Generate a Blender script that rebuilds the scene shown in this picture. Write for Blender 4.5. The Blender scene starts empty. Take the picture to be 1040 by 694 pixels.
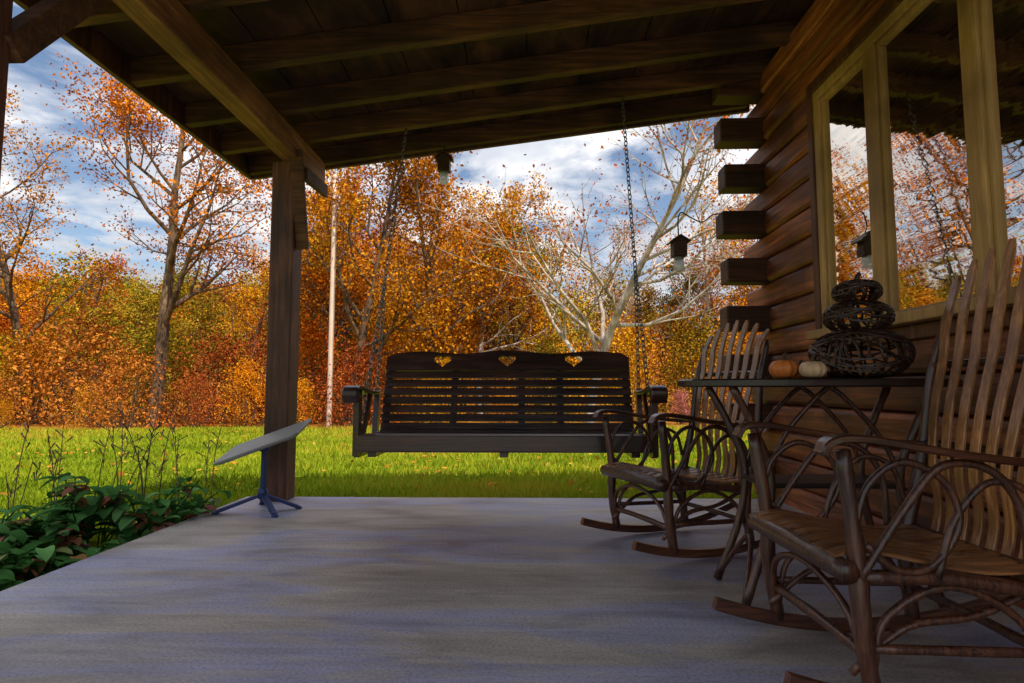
import bpy, math, random
import numpy as np
from mathutils import Vector, Matrix
random.seed(7); rng=np.random.default_rng(7)
S=bpy.context.scene
COL=S.collection
S.view_settings.view_transform='Standard'; S.view_settings.look='None'; S.view_settings.exposure=0

# ------------------------------------------------------------ materials
def newmat(name):
    m=bpy.data.materials.new(name); m.use_nodes=True
    nt=m.node_tree; nt.nodes.clear()
    o=nt.nodes.new('ShaderNodeOutputMaterial')
    return m,nt,o
def N(nt,t,**kw):
    n=nt.nodes.new(t)
    for k,v in kw.items(): setattr(n,k,v)
    return n
def ramp(nt,stops):
    r=nt.nodes.new('ShaderNodeValToRGB'); e=r.color_ramp.elements
    e[0].position=stops[0][0]; e[0].color=(*stops[0][1],1)
    e[1].position=stops[-1][0]; e[1].color=(*stops[-1][1],1)
    for p,c in stops[1:-1]:
        x=e.new(p); x.color=(*c,1)
    return r
def wood(name,dark,light,axis='X',rough=0.5,scale=1.0,bump=0.25,coat=0.0,gr=14,courses=False):
    m,nt,o=newmat(name); L=nt.links.new
    tc=N(nt,'ShaderNodeTexCoord'); mp=N(nt,'ShaderNodeMapping')
    L(tc.outputs['Object'],mp.inputs['Vector'])
    s=[gr*scale]*3
    s['XYZ'.index(axis)]=0.9*scale
    mp.inputs['Scale'].default_value=s
    n1=N(nt,'ShaderNodeTexNoise'); n1.inputs['Scale'].default_value=2.2; n1.inputs['Detail'].default_value=5; n1.inputs['Roughness'].default_value=.68; n1.inputs['Distortion'].default_value=.6
    L(mp.outputs[0],n1.inputs['Vector'])
    n2=N(nt,'ShaderNodeTexNoise'); n2.inputs['Scale'].default_value=1.9; n2.inputs['Detail'].default_value=3
    L(tc.outputs['Object'],n2.inputs['Vector'])
    r=ramp(nt,[(.33,dark),(.5,tuple((a+b)*.40 for a,b in zip(dark,light))),(.68,light)])
    L(n1.outputs['Fac'],r.inputs[0])
    mx=N(nt,'ShaderNodeMix',data_type='RGBA',blend_type='MULTIPLY'); mx.inputs['Factor'].default_value=.9
    r2=ramp(nt,[(.34,(.34,.31,.29)),(.62,(1.15,1.15,1.15))]); L(n2.outputs['Fac'],r2.inputs[0])
    L(r.outputs[0],mx.inputs[6]); L(r2.outputs[0],mx.inputs[7]); col=mx.outputs[2]
    if courses:
        sp=N(nt,'ShaderNodeSeparateXYZ'); L(tc.outputs['Object'],sp.inputs[0])
        a=N(nt,'ShaderNodeMath',operation='ADD'); a.inputs[1].default_value=.04; L(sp.outputs['Z'],a.inputs[0])
        d=N(nt,'ShaderNodeMath',operation='DIVIDE'); d.inputs[1].default_value=.182; L(a.outputs[0],d.inputs[0])
        f=N(nt,'ShaderNodeMath',operation='FLOOR'); L(d.outputs[0],f.inputs[0])
        wn=N(nt,'ShaderNodeTexWhiteNoise',noise_dimensions='1D'); L(f.outputs[0],wn.inputs['W'])
        rw=ramp(nt,[(0,(.55,.50,.48)),(1,(1.25,1.2,1.15))]); L(wn.outputs['Value'],rw.inputs[0])
        m2=N(nt,'ShaderNodeMix',data_type='RGBA',blend_type='MULTIPLY'); m2.inputs['Factor'].default_value=1; L(col,m2.inputs[6]); L(rw.outputs[0],m2.inputs[7]); col=m2.outputs[2]
    p=N(nt,'ShaderNodeBsdfPrincipled'); L(col,p.inputs['Base Color'])
    rr=N(nt,'ShaderNodeMapRange'); rr.inputs['To Min'].default_value=rough-.12; rr.inputs['To Max'].default_value=rough+.18
    L(n1.outputs['Fac'],rr.inputs['Value']); L(rr.outputs[0],p.inputs['Roughness'])
    p.inputs['Coat Weight'].default_value=coat; p.inputs['Coat Roughness'].default_value=.2
    b=N(nt,'ShaderNodeBump'); b.inputs['Strength'].default_value=bump; b.inputs['Distance'].default_value=.01
    L(n1.outputs['Fac'],b.inputs['Height']); L(b.outputs[0],p.inputs['Normal'])
    L(p.outputs[0],o.inputs[0]); return m
def plain(name,col,rough=.5,metal=0,var=.25,nscale=12,bump=.1):
    m,nt,o=newmat(name); L=nt.links.new
    tc=N(nt,'ShaderNodeTexCoord')
    n=N(nt,'ShaderNodeTexNoise'); n.inputs['Scale'].default_value=nscale; n.inputs['Detail'].default_value=4
    L(tc.outputs['Object'],n.inputs['Vector'])
    r=ramp(nt,[(.3,tuple(c*(1-var) for c in col)),(.7,tuple(min(1,c*(1+var)) for c in col))]); L(n.outputs['Fac'],r.inputs[0])
    p=N(nt,'ShaderNodeBsdfPrincipled'); L(r.outputs[0],p.inputs['Base Color']); p.inputs['Roughness'].default_value=rough; p.inputs['Metallic'].default_value=metal
    b=N(nt,'ShaderNodeBump'); b.inputs['Strength'].default_value=bump; b.inputs['Distance'].default_value=.01
    L(n.outputs['Fac'],b.inputs['Height']); L(b.outputs[0],p.inputs['Normal'])
    L(p.outputs[0],o.inputs[0]); return m
def leafmat(name,stops,transl=0.0,huevar=.02):
    m,nt,o=newmat(name); L=nt.links.new
    at=N(nt,'ShaderNodeAttribute'); at.attribute_name='rnd'
    r=ramp(nt,stops); L(at.outputs['Fac'],r.inputs[0])
    oi=N(nt,'ShaderNodeObjectInfo'); h=N(nt,'ShaderNodeHueSaturation')
    mr=N(nt,'ShaderNodeMapRange'); mr.inputs['To Min'].default_value=.5-huevar; mr.inputs['To Max'].default_value=.5+huevar
    L(oi.outputs['Random'],mr.inputs['Value']); L(mr.outputs[0],h.inputs['Hue'])
    mv=N(nt,'ShaderNodeMath',operation='MULTIPLY_ADD'); mv.inputs[1].default_value=.5; mv.inputs[2].default_value=.7
    L(oi.outputs['Random'],mv.inputs[0]); L(mv.outputs[0],h.inputs['Value'])
    L(r.outputs[0],h.inputs['Color'])
    d=N(nt,'ShaderNodeBsdfDiffuse'); L(h.outputs[0],d.inputs[0])
    if transl:
        t=N(nt,'ShaderNodeBsdfTranslucent'); ms=N(nt,'ShaderNodeMixShader'); ms.inputs[0].default_value=transl
        L(h.outputs[0],t.inputs[0]); L(d.outputs[0],ms.inputs[1]); L(t.outputs[0],ms.inputs[2]); L(ms.outputs[0],o.inputs[0])
    else: L(d.outputs[0],o.inputs[0])
    return m

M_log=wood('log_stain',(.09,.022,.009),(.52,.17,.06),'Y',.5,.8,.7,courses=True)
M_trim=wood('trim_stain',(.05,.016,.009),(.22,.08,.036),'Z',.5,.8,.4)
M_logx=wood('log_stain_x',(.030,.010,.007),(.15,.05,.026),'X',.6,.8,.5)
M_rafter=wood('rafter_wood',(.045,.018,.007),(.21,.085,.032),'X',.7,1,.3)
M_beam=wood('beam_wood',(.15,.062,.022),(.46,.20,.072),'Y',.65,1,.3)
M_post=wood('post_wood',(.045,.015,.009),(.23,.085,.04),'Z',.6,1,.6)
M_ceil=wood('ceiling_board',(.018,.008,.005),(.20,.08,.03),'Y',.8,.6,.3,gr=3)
M_swing=wood('swing_wood',(.022,.008,.006),(.10,.034,.019),'X',.32,1,.3,coat=.5)
M_hick=wood('hickory_branch',(.024,.008,.005),(.20,.068,.028),'Z',.34,2,.6,coat=.6)
M_slat=wood('oak_slat',(.26,.09,.02),(.78,.37,.12),'Z',.32,2,.15,coat=.5)
M_seat=wood('oak_seat_slat',(.16,.058,.02),(.60,.27,.095),'X',.28,2,.15,coat=.6)
M_rock=wood('rocker_runner',(.055,.018,.009),(.25,.085,.036),'X',.32,2,.2,coat=.5)
M_table=wood('table_wood',(.012,.007,.006),(.045,.022,.015),'X',.38,1,.2,coat=.35)
M_frame=wood('window_frame_paint',(.46,.27,.09),(.66,.41,.16),'Z',.5,1,.08)
M_bark=wood('bark',(.08,.045,.027),(.30,.18,.10),'Z',.9,.35,.6)
M_barkw=wood('pale_bark',(.36,.28,.22),(.80,.70,.61),'Z',.8,.3,.3)
M_metal=plain('chain_metal',(.2,.19,.17),.4,.8)
M_dmetal=plain('dark_iron',(.03,.03,.035),.45,.7)
M_blue=plain('dish_stand_paint',(.025,.045,.14),.4,.3,.1)
M_white=plain('dish_panel_plastic',(.24,.24,.225),.35,0,.12,5,.02)
M_pole=plain('pole_paint',(.74,.54,.44),.5,0,.12,2)
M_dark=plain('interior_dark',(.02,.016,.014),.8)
M_blind=plain('blind_slats',(.22,.13,.07),.6)
M_vine=plain('grapevine',(.032,.013,.007),.42,0,.5,40,.4)
M_orange=plain('pumpkin_orange',(.75,.22,.04),.45,0,.2,8)
M_cream=plain('pumpkin_cream',(.70,.48,.28),.45,0,.3,10)
M_trap=plain('trap_wood',(.06,.026,.015),.6,0,.4,20)
M_roof=plain('roof_metal',(.06,.05,.045),.5)
def glassmat():
    m,nt,o=newmat('window_glass'); L=nt.links.new
    tc=N(nt,'ShaderNodeTexCoord'); mp=N(nt,'ShaderNodeMapping'); mp.inputs['Scale'].default_value=(1,.4,10)
    n=N(nt,'ShaderNodeTexNoise'); n.inputs['Scale'].default_value=1.5; n.inputs['Detail'].default_value=1.5
    L(tc.outputs['Object'],mp.inputs[0]); L(mp.outputs[0],n.inputs['Vector'])
    b=N(nt,'ShaderNodeBump'); b.inputs['Strength'].default_value=.12; b.inputs['Distance'].default_value=.012
    L(n.outputs['Fac'],b.inputs['Height'])
    g=N(nt,'ShaderNodeBsdfGlossy'); g.inputs['Roughness'].default_value=.012; g.inputs['Color'].default_value=(1,.93,.83,1)
    L(b.outputs[0],g.inputs['Normal'])
    t=N(nt,'ShaderNodeBsdfTransparent'); t.inputs[0].default_value=(.6,.6,.58,1)
    ms=N(nt,'ShaderNodeMixShader'); ms.inputs[0].default_value=.80; L(t.outputs[0],ms.inputs[1]); L(g.outputs[0],ms.inputs[2])
    L(ms.outputs[0],o.inputs[0]); return m
M_glass=glassmat()
def jarmat():
    m,nt,o=newmat('jar_glass'); L=nt.links.new
    g=N(nt,'ShaderNodeBsdfGlossy'); g.inputs['Roughness'].default_value=.1
    t=N(nt,'ShaderNodeBsdfTransparent'); t.inputs[0].default_value=(.8,.85,.9,1)
    d=N(nt,'ShaderNodeBsdfTranslucent'); d.inputs[0].default_value=(.8,.82,.85,1)
    a=N(nt,'ShaderNodeMixShader'); a.inputs[0].default_value=.6; L(t.outputs[0],a.inputs[1]); L(d.outputs[0],a.inputs[2])
    b=N(nt,'ShaderNodeMixShader'); b.inputs[0].default_value=.15; L(a.outputs[0],b.inputs[1]); L(g.outputs[0],b.inputs[2])
    L(b.outputs[0],o.inputs[0]); return m
M_jar=jarmat()
def concrete():
    m,nt,o=newmat('concrete_floor'); L=nt.links.new
    tc=N(nt,'ShaderNodeTexCoord')
    def noise(sc,det,mpv,dist=0):
        mp=N(nt,'ShaderNodeMapping'); mp.inputs['Scale'].default_value=mpv; L(tc.outputs['Object'],mp.inputs[0])
        n=N(nt,'ShaderNodeTexNoise'); n.inputs['Scale'].default_value=sc; n.inputs['Detail'].default_value=det; n.inputs['Roughness'].default_value=.62; n.inputs['Distortion'].default_value=dist
        L(mp.outputs[0],n.inputs['Vector']); return n
    a=noise(1.3,4,(.4,1.7,1),.4); b=noise(2.8,8,(.6,2,1),.6); c=noise(90,3,(1,1,1)); d=noise(7,5,(.15,5,1))
    ra=ramp(nt,[(.3,(.34,.31,.29)),(.46,(.50,.46,.42)),(.54,(.40,.41,.61)),(.60,(.46,.44,.48)),(.72,(.60,.55,.49))]); L(a.outputs['Fac'],ra.inputs[0])
    rb=ramp(nt,[(.32,(.60,.58,.56)),(.5,(.94,.92,.9)),(.66,(1.12,1.1,1.07))]); L(b.outputs['Fac'],rb.inputs[0])
    rc=ramp(nt,[(.35,(.72,.72,.72)),(.6,(1.06,1.06,1.06))]); L(c.outputs['Fac'],rc.inputs[0])
    rd=ramp(nt,[(.35,(.90,.90,.90)),(.6,(1.03,1.03,1.03))]); L(d.outputs['Fac'],rd.inputs[0])
    prev=ra.outputs[0]
    for q in (rb,rc,rd):
        m1=N(nt,'ShaderNodeMix',data_type='RGBA',blend_type='MULTIPLY'); m1.inputs['Factor'].default_value=1
        L(prev,m1.inputs[6]); L(q.outputs[0],m1.inputs[7]); prev=m1.outputs[2]
    p=N(nt,'ShaderNodeBsdfPrincipled'); L(prev,p.inputs['Base Color'])
    mr=N(nt,'ShaderNodeMapRange'); mr.inputs['To Min'].default_value=.30; mr.inputs['To Max'].default_value=.66; L(b.outputs['Fac'],mr.inputs[0]); L(mr.outputs[0],p.inputs['Roughness'])
    ad=N(nt,'ShaderNodeMath',operation='ADD'); L(d.outputs['Fac'],ad.inputs[0]); L(c.outputs['Fac'],ad.inputs[1])
    bu=N(nt,'ShaderNodeBump'); bu.inputs['Strength'].default_value=.25; bu.inputs['Distance'].default_value=.006; L(ad.outputs[0],bu.inputs['Height']); L(bu.outputs[0],p.inputs['Normal'])
    L(p.outputs[0],o.inputs[0]); return m
M_conc=concrete()
def groundmat():
    m,nt,o=newmat('lawn_ground'); L=nt.links.new
    tc=N(nt,'ShaderNodeTexCoord')
    n=N(nt,'ShaderNodeTexNoise'); n.inputs['Scale'].default_value=.7; n.inputs['Detail'].default_value=7; n.inputs['Roughness'].default_value=.7; L(tc.outputs['Object'],n.inputs['Vector'])
    n2=N(nt,'ShaderNodeTexNoise'); n2.inputs['Scale'].default_value=14; n2.inputs['Detail'].default_value=4; L(tc.outputs['Object'],n2.inputs['Vector'])
    r=ramp(nt,[(.32,(.09,.13,.01)),(.48,(.20,.25,.018)),(.56,(.30,.30,.025)),(.7,(.42,.27,.035))]); L(n.outputs['Fac'],r.inputs[0])
    r2=ramp(nt,[(.3,(.5,.5,.5)),(.65,(1.2,1.2,1.1))]); L(n2.outputs['Fac'],r2.inputs[0])
    mx=N(nt,'ShaderNodeMix',data_type='RGBA',blend_type='MULTIPLY'); mx.inputs['Factor'].default_value=1
    L(r.outputs[0],mx.inputs[6]); L(r2.outputs[0],mx.inputs[7])
    sp=N(nt,'ShaderNodeSeparateXYZ'); L(tc.outputs['Object'],sp.inputs[0])
    mr=N(nt,'ShaderNodeMapRange'); mr.inputs['From Min'].default_value=14.5; mr.inputs['From Max'].default_value=22; L(sp.outputs['Y'],mr.inputs[0])
    m3=N(nt,'ShaderNodeMix',data_type='RGBA'); L(mr.outputs[0],m3.inputs['Factor']); L(mx.outputs[2],m3.inputs[6]); m3.inputs[7].default_value=(.32,.14,.025,1)
    d=N(nt,'ShaderNodeBsdfDiffuse')
    L(m3.outputs[2],d.inputs[0])
    b=N(nt,'ShaderNodeBump'); b.inputs['Strength'].default_value=.8; b.inputs['Distance'].default_value=.05; L(n2.outputs['Fac'],b.inputs['Height']); L(b.outputs[0],d.inputs['Normal'])
    L(d.outputs[0],o.inputs[0]); return m
M_ground=groundmat()
ML_orange=leafmat('leaves_orange',[(0,(.13,.032,.004)),(.3,(.40,.115,.006)),(.65,(.74,.225,.010)),(1,(.82,.37,.03))])
ML_gold=leafmat('leaves_gold',[(0,(.15,.06,.004)),(.35,(.44,.17,.007)),(.7,(.74,.32,.014)),(1,(.70,.42,.04))])
ML_green=leafmat('leaves_yellowgreen',[(0,(.06,.065,.006)),(.4,(.20,.17,.012)),(.75,(.42,.27,.02)),(1,(.62,.33,.03))])
ML_rust=leafmat('leaves_rust',[(0,(.09,.028,.008)),(.4,(.34,.09,.018)),(.75,(.58,.17,.03)),(1,(.68,.28,.05))])
ML_red=leafmat('leaves_pink',[(0,(.14,.04,.05)),(.5,(.42,.12,.14)),(1,(.60,.21,.21))])
ML_garden=leafmat('garden_leaf',[(0,(.03,.10,.02)),(.6,(.10,.27,.07)),(.80,(.20,.42,.14)),(.87,(.36,.15,.06)),(1,(.46,.18,.15))],.2,.0)
ML_grass=leafmat('grass_blades',[(0,(.06,.10,.006)),(.3,(.16,.23,.012)),(.6,(.30,.38,.02)),(.85,(.44,.42,.035)),(1,(.55,.33,.05))],.25,.0)
ML_fallen=leafmat('fallen_leaf',[(0,(.25,.08,.02)),(.5,(.6,.23,.03)),(1,(.65,.43,.07))],0,.0)

# ------------------------------------------------------------ mesh helpers
def empty(name,loc=(0,0,0),rz=0):
    e=bpy.data.objects.new(name,None); e.location=loc; e.rotation_euler=(0,0,rz); COL.objects.link(e); return e
class MB:
    def __init__(s): s.v=[]; s.f=[]
    def hexa(s,pts):
        b=len(s.v); s.v+= [tuple(p) for p in pts]
        for f in ((0,3,2,1),(4,5,6,7),(0,1,5,4),(1,2,6,5),(2,3,7,6),(3,0,4,7)): s.f.append(tuple(b+i for i in f))
    def box(s,x0,x1,y0,y1,z0,z1):
        s.hexa([(x0,y0,z0),(x1,y0,z0),(x1,y1,z0),(x0,y1,z0),(x0,y0,z1),(x1,y0,z1),(x1,y1,z1),(x0,y1,z1)])
    def obox(s,a,b,w,h,up=(0,0,1)):
        a=Vector(a);b=Vector(b);d=(b-a).normalized();up=Vector(up)
        sd=d.cross(up)
        if sd.length<1e-4: sd=Vector((1,0,0))
        sd.normalize(); u=sd.cross(d).normalized(); sd*=w/2; u*=h/2
        s.hexa([a-sd-u,a+sd-u,b+sd-u,b-sd-u,a-sd+u,a+sd+u,b+sd+u,b-sd+u])
    def tube(s,pts,r,n=8,smooth=4,knots=0.0):
        P=cr(pts,smooth) if smooth>1 else [Vector(p) for p in pts]
        m=len(P)
        if not hasattr(r,'__len__'): r=[r,r]
        R=[np.interp(i/(m-1),np.linspace(0,1,len(r)),r)*(1+knots*random.uniform(-1,1)) for i in range(m)]
        b=len(s.v); t=(P[1]-P[0]).normalized()
        u=t.orthogonal().normalized()
        for i in range(m):
            t=(P[min(i+1,m-1)]-P[max(i-1,0)]).normalized()
            u=(u-t*u.dot(t)); 
            if u.length<1e-6: u=t.orthogonal()
            u.normalize(); w=t.cross(u)
            for k in range(n):
                a=2*math.pi*k/n; s.v.append(tuple(P[i]+(u*math.cos(a)+w*math.sin(a))*R[i]))
        for i in range(m-1):
            for k in range(n):
                k2=(k+1)%n; s.f.append((b+i*n+k,b+i*n+k2,b+(i+1)*n+k2,b+(i+1)*n+k))
        s.f.append(tuple(b+k for k in reversed(range(n)))); s.f.append(tuple(b+(m-1)*n+k for k in range(n)))
    def ribbon(s,pts,w,t,side,smooth=6,round_end=True):
        P=cr(pts,smooth); m=len(P); side=Vector(side).normalized(); b=len(s.v)
        if not hasattr(w,'__len__'): w=[w,w]
        for i in range(m):
            T=(P[min(i+1,m-1)]-P[max(i-1,0)]).normalized(); sd=(side-T*side.dot(T)).normalized(); nn=T.cross(sd)
            ww=np.interp(i/(m-1),np.linspace(0,1,len(w)),w)/2
            if round_end and i==m-1: ww*=.45
            for a,c in ((-1,-.6),(-.8,-1),(.8,-1),(1,-.6),(1,.6),(.8,1),(-.8,1),(-1,.6)): s.v.append(tuple(P[i]+sd*ww*a+nn*t/2*c))
        for i in range(m-1):
            for k in range(8):
                k2=(k+1)%8; s.f.append((b+i*8+k,b+i*8+k2,b+(i+1)*8+k2,b+(i+1)*8+k))
        s.f.append(tuple(b+k for k in reversed(range(8)))); s.f.append(tuple(b+(m-1)*8+k for k in range(8)))
    def lathe(s,prof,c,n=20,flute=0,fa=0.0):
        b=len(s.v)
        for r,z in prof:
            for k in range(n):
                a=2*math.pi*k/n; rr=r*(1-fa*abs(math.cos(a*flute/2))**3) if flute else r
                s.v.append((c[0]+rr*math.cos(a),c[1]+rr*math.sin(a),c[2]+z))
        for i in range(len(prof)-1):
            for k in range(n):
                k2=(k+1)%n; s.f.append((b+i*n+k,b+i*n+k2,b+(i+1)*n+k2,b+(i+1)*n+k))
        s.f.append(tuple(b+k for k in reversed(range(n)))); s.f.append(tuple(b+(len(prof)-1)*n+k for k in range(n)))
    def obj(s,name,mat,parent=None,bevel=0,smooth=False):
        me=bpy.data.meshes.new(name); me.from_pydata(s.v,[],s.f); me.materials.append(mat)
        if smooth:
            me.polygons.foreach_set('use_smooth',[True]*len(me.polygons))
        me.update()
        o=bpy.data.objects.new(name,me); COL.objects.link(o)
        if parent: o.parent=parent
        if bevel:
            b=o.modifiers.new('bevel','BEVEL'); b.width=bevel; b.segments=2; b.limit_method='ANGLE'
        return o
def cr(pts,k):
    P=[Vector(p) for p in pts]
    if len(P)<3: return [P[0].lerp(P[-1],i/max(1,k)) for i in range(k+1)]
    Q=[P[0]*2-P[1]]+P+[P[-1]*2-P[-2]]; out=[]
    for i in range(1,len(Q)-2):
        for j in range(k):
            t=j/k; a,b,c,d=Q[i-1],Q[i],Q[i+1],Q[i+2]
            out.append(.5*((2*b)+(c-a)*t+(2*a-5*b+4*c-d)*t*t+(3*b-a-3*c+d)*t**3))
    out.append(P[-1]); return out
def np_mesh(name,V,F4,mats,rnd=None,matidx=None):
    me=bpy.data.meshes.new(name); V=np.asarray(V,np.float32); F4=np.asarray(F4,np.int32); nf=len(F4); k=F4.shape[1]
    me.vertices.add(len(V)); me.vertices.foreach_set('co',V.ravel())
    me.loops.add(nf*k); me.loops.foreach_set('vertex_index',F4.ravel())
    me.polygons.add(nf); me.polygons.foreach_set('loop_start',np.arange(0,nf*k,k,dtype=np.int32)); me.polygons.foreach_set('loop_total',np.full(nf,k,np.int32))
    for m in mats: me.materials.append(m)
    if matidx is not None: me.polygons.foreach_set('material_index',np.asarray(matidx,np.int32))
    if rnd is not None:
        a=me.attributes.new('rnd','FLOAT','POINT'); a.data.foreach_set('value',np.asarray(rnd,np.float32))
    me.update(calc_edges=True); me.validate(); return me

def gz(x,y):
    x=np.asarray(x,float); y=np.asarray(y,float)
    z=-.12-.022*np.clip(y-5,0,17)+.03*np.sin(x*.6+1)*np.sin(y*.45)
    z=z-.02*np.clip(-x-3,0,10)*.5
    r=np.clip(y-38,0,140); z=z+ r*.10*(1+.3*np.sin(x*.03+2.2))*np.clip(.75-x/95,.3,2.3)
    z=z+np.clip(-x-50,0,120)*.06
    return z
# ------------------------------------------------------------ ground
gx=np.concatenate([np.linspace(-260,-40,30),np.linspace(-38,38,100),np.linspace(40,260,30)])
gy=np.concatenate([np.linspace(-120,-6,20),np.linspace(-5,30,70),np.linspace(32,300,45)])
X,Y=np.meshgrid(gx,gy); Z=gz(X,Y)
nx=len(gx); ny=len(gy); idx=np.arange(nx*ny).reshape(ny,nx)
F=np.stack([idx[:-1,:-1],idx[:-1,1:],idx[1:,1:],idx[1:,:-1]],-1).reshape(-1,4)
me=np_mesh('ground',np.stack([X,Y,Z],-1).reshape(-1,3),F,[M_ground]); me.polygons.foreach_set('use_smooth',[True]*len(me.polygons))
COL.objects.link(bpy.data.objects.new('ground',me))

# grass blades
n=120000
u=rng.random(n); gyv=4.52+ (u**1.7)*15; gxv=(rng.random(n)*2-1)*(gyv*.95+1.2)
k2=8000
sx=-2.2-rng.random(k2)*3.5; sy=1.5+rng.random(k2)*3.6
gxv=np.concatenate([gxv,sx]); gyv=np.concatenate([gyv,sy]); n=len(gxv)
gzv=gz(gxv,gyv)-.005
pn=sum(np.sin(gxv*f*ax+gyv*f*ay+p)/f**.5 for f,ax,ay,p in ((.7,1,.4,0),(1.1,-.6,1,2),(1.9,.9,1.1,4),(3.1,1,-.7,1),(4.7,.3,1.2,3),(7.3,-1,.6,5)))
pn=np.clip(.5+.17*pn,0,1)
h=(.03+.05*rng.random(n))*(1+.03*gyv)*(.7+.6*pn); w=(.004+.004*rng.random(n))*(.6+.18*gyv); a=rng.random(n)*6.283
lean=(rng.random((n,2))-.5)*h[:,None]*1.3
B=np.stack([gxv,gyv,gzv],-1); dx=np.stack([np.cos(a)*w,np.sin(a)*w,0*w],-1)
T=B+np.concatenate([lean,h[:,None]],1)
V=np.stack([B-dx,B+dx,T],1).reshape(-1,3); F=np.arange(3*n).reshape(n,3)
gr_=np.clip(rng.random(n)*.45+.6*pn+.012*(gyv-8),0,1)
me=np_mesh('lawn_grass',V,F,[ML_grass],np.repeat(gr_,3)); COL.objects.link(bpy.data.objects.new('lawn_grass',me))

def leaves(P,size,flat=0.0,ar=.6):
    n=len(P); d=rng.normal(size=(n,3)); d[:,2]*=(1-flat); d/=np.linalg.norm(d,axis=1)[:,None]
    e=rng.normal(size=(n,3)); e[:,2]*=(1-flat); e-=d*(e*d).sum(1)[:,None]; e/=np.linalg.norm(e,axis=1)[:,None]
    s=size*(.6+.8*rng.random(n))[:,None]
    V=np.stack([P-d*s*.5,P+e*s*ar*.5,P+d*s*.5,P-e*s*ar*.5],1).reshape(-1,3)
    return V,np.arange(4*n).reshape(n,4)
def clump(P,sc=1.5,ph=0.0):
    c=.5+.25*(np.sin(P[:,0]*sc*1.7+ph)+np.sin(P[:,1]*sc*1.5+1.3+ph)*np.sin(P[:,2]*sc*1.9+.7)+.6*np.sin(P[:,2]*sc*3.1+P[:,0]*sc*2.3))
    return np.clip(.5*rng.random(len(P))+.5*np.clip(c,0,1),0,1)
n=2200; fy=4.8+rng.random(n)**.7*16; fx=(rng.random(n)*2-1)*(fy*.95+1); P=np.stack([fx,fy,gz(fx,fy)+.045],-1)
V,F=leaves(P,.07,.85,.8); me=np_mesh('fallen_leaves',V,F,[ML_fallen],np.repeat(rng.random(n),4)); COL.objects.link(bpy.data.objects.new('fallen_leaves',me))

# ------------------------------------------------------------ trees
def tubes_np(segs,ns=5):
    A=np.array([s[0] for s in segs]);B=np.array([s[1] for s in segs]);ra=np.array([s[2] for s in segs]);rb=np.array([s[3] for s in segs])
    d=B-A; d/=np.linalg.norm(d,axis=1)[:,None]+1e-9
    up=np.where(np.abs(d[:,2:3])>.9,np.array([[1.,0,0]]),np.array([[0,0,1.]]))
    u=np.cross(d,up); u/=np.linalg.norm(u,axis=1)[:,None]; w=np.cross(d,u)
    an=np.arange(ns)*2*np.pi/ns
    c=np.cos(an)[None,:,None]*u[:,None,:]+np.sin(an)[None,:,None]*w[:,None,:]
    V=np.concatenate([A[:,None]+c*ra[:,None,None],B[:,None]+c*rb[:,None,None]],1).reshape(-1,3)
    base=np.arange(len(A))[:,None,None]*2*ns; k=np.arange(ns); kk=(k+1)%ns
    q=np.stack([k,kk,kk+ns,k+ns],-1)[None]+base
    return V,q.reshape(-1,4)
def tree_mesh(name,H,leafmat_,bark,nleaf=14,lsize=.14,spread=1.0,r0=None,first=.3,seed=1,levels=3,nk=(13,6,4),jit=.2,up=.12,ls=.28,bl=1.0):
    rs=random.Random(seed); segs=[]; lp=[]
    def grow(p,d,L,r,lev):
        ns=9 if lev==0 else 5-min(lev,2); q=p.copy(); dd=d.copy(); pts=[(q.copy(),dd.copy(),r)]
        for i in range(ns):
            j=jit*(.35 if lev==0 else 1)
            dd=(dd+Vector((rs.gauss(0,j),rs.gauss(0,j),rs.gauss(0,j)*.7+(up if lev else .05)))).normalized()
            q2=q+dd*(L/ns); ra=r*(1-.78*i/ns); rb=r*(1-.78*(i+1)/ns)
            segs.append((tuple(q),tuple(q2),ra,rb)); q=q2; pts.append((q.copy(),dd.copy(),rb))
        if lev>=levels-1:
            for (pp,_,_) in pts[1:]:
                c=nleaf//(1 if lev==levels else 3)
                for _ in range(c): lp.append((pp.x+rs.gauss(0,ls),pp.y+rs.gauss(0,ls),pp.z+rs.gauss(0,ls*.8)))
        if lev<levels:
            k=nk[lev]
            for i in range(k):
                t=first+(1-first)*(i+rs.random())/k if lev==0 else .25+.75*(i+rs.random())/k
                t=min(t,.98); f=t*ns; i0=int(f); pa,da,ra=pts[i0]; pb=pts[i0+1][0]; pp=pa.lerp(pb,f-i0)
                ang=rs.uniform(0,6.283)
                s=da.orthogonal().normalized(); s.rotate(Matrix.Rotation(ang,3,da))
                tilt=rs.uniform(.7,1.15) if lev==0 else rs.uniform(.5,1.0)
                nd=(da*math.cos(tilt)+s*math.sin(tilt)*spread).normalized()
                if lev==0: LL=H*rs.uniform(.30,.48)*(1.15-.65*t)*bl
                else: LL=L*rs.uniform(.4,.65)*(1.1-.45*t)
                grow(pp,nd,LL,max(ra*.55,.009),lev+1)
    grow(Vector((0,0,-.3)),Vector((0,0,1)),H*.95,r0 or H*.018,0)
    lp=np.array(lp)
    V1,F1=tubes_np(segs); V2,F2=leaves(lp,lsize)
    V=np.concatenate([V1,V2]); F=np.concatenate([F1,F2+len(V1)])
    rnd=np.concatenate([np.zeros(len(V1)),np.repeat(clump(lp,.9,seed),4)])
    mi=np.concatenate([np.zeros(len(F1)),np.ones(len(F2))])
    return np_mesh(name,V,F,[bark,leafmat_],rnd,mi)
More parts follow.
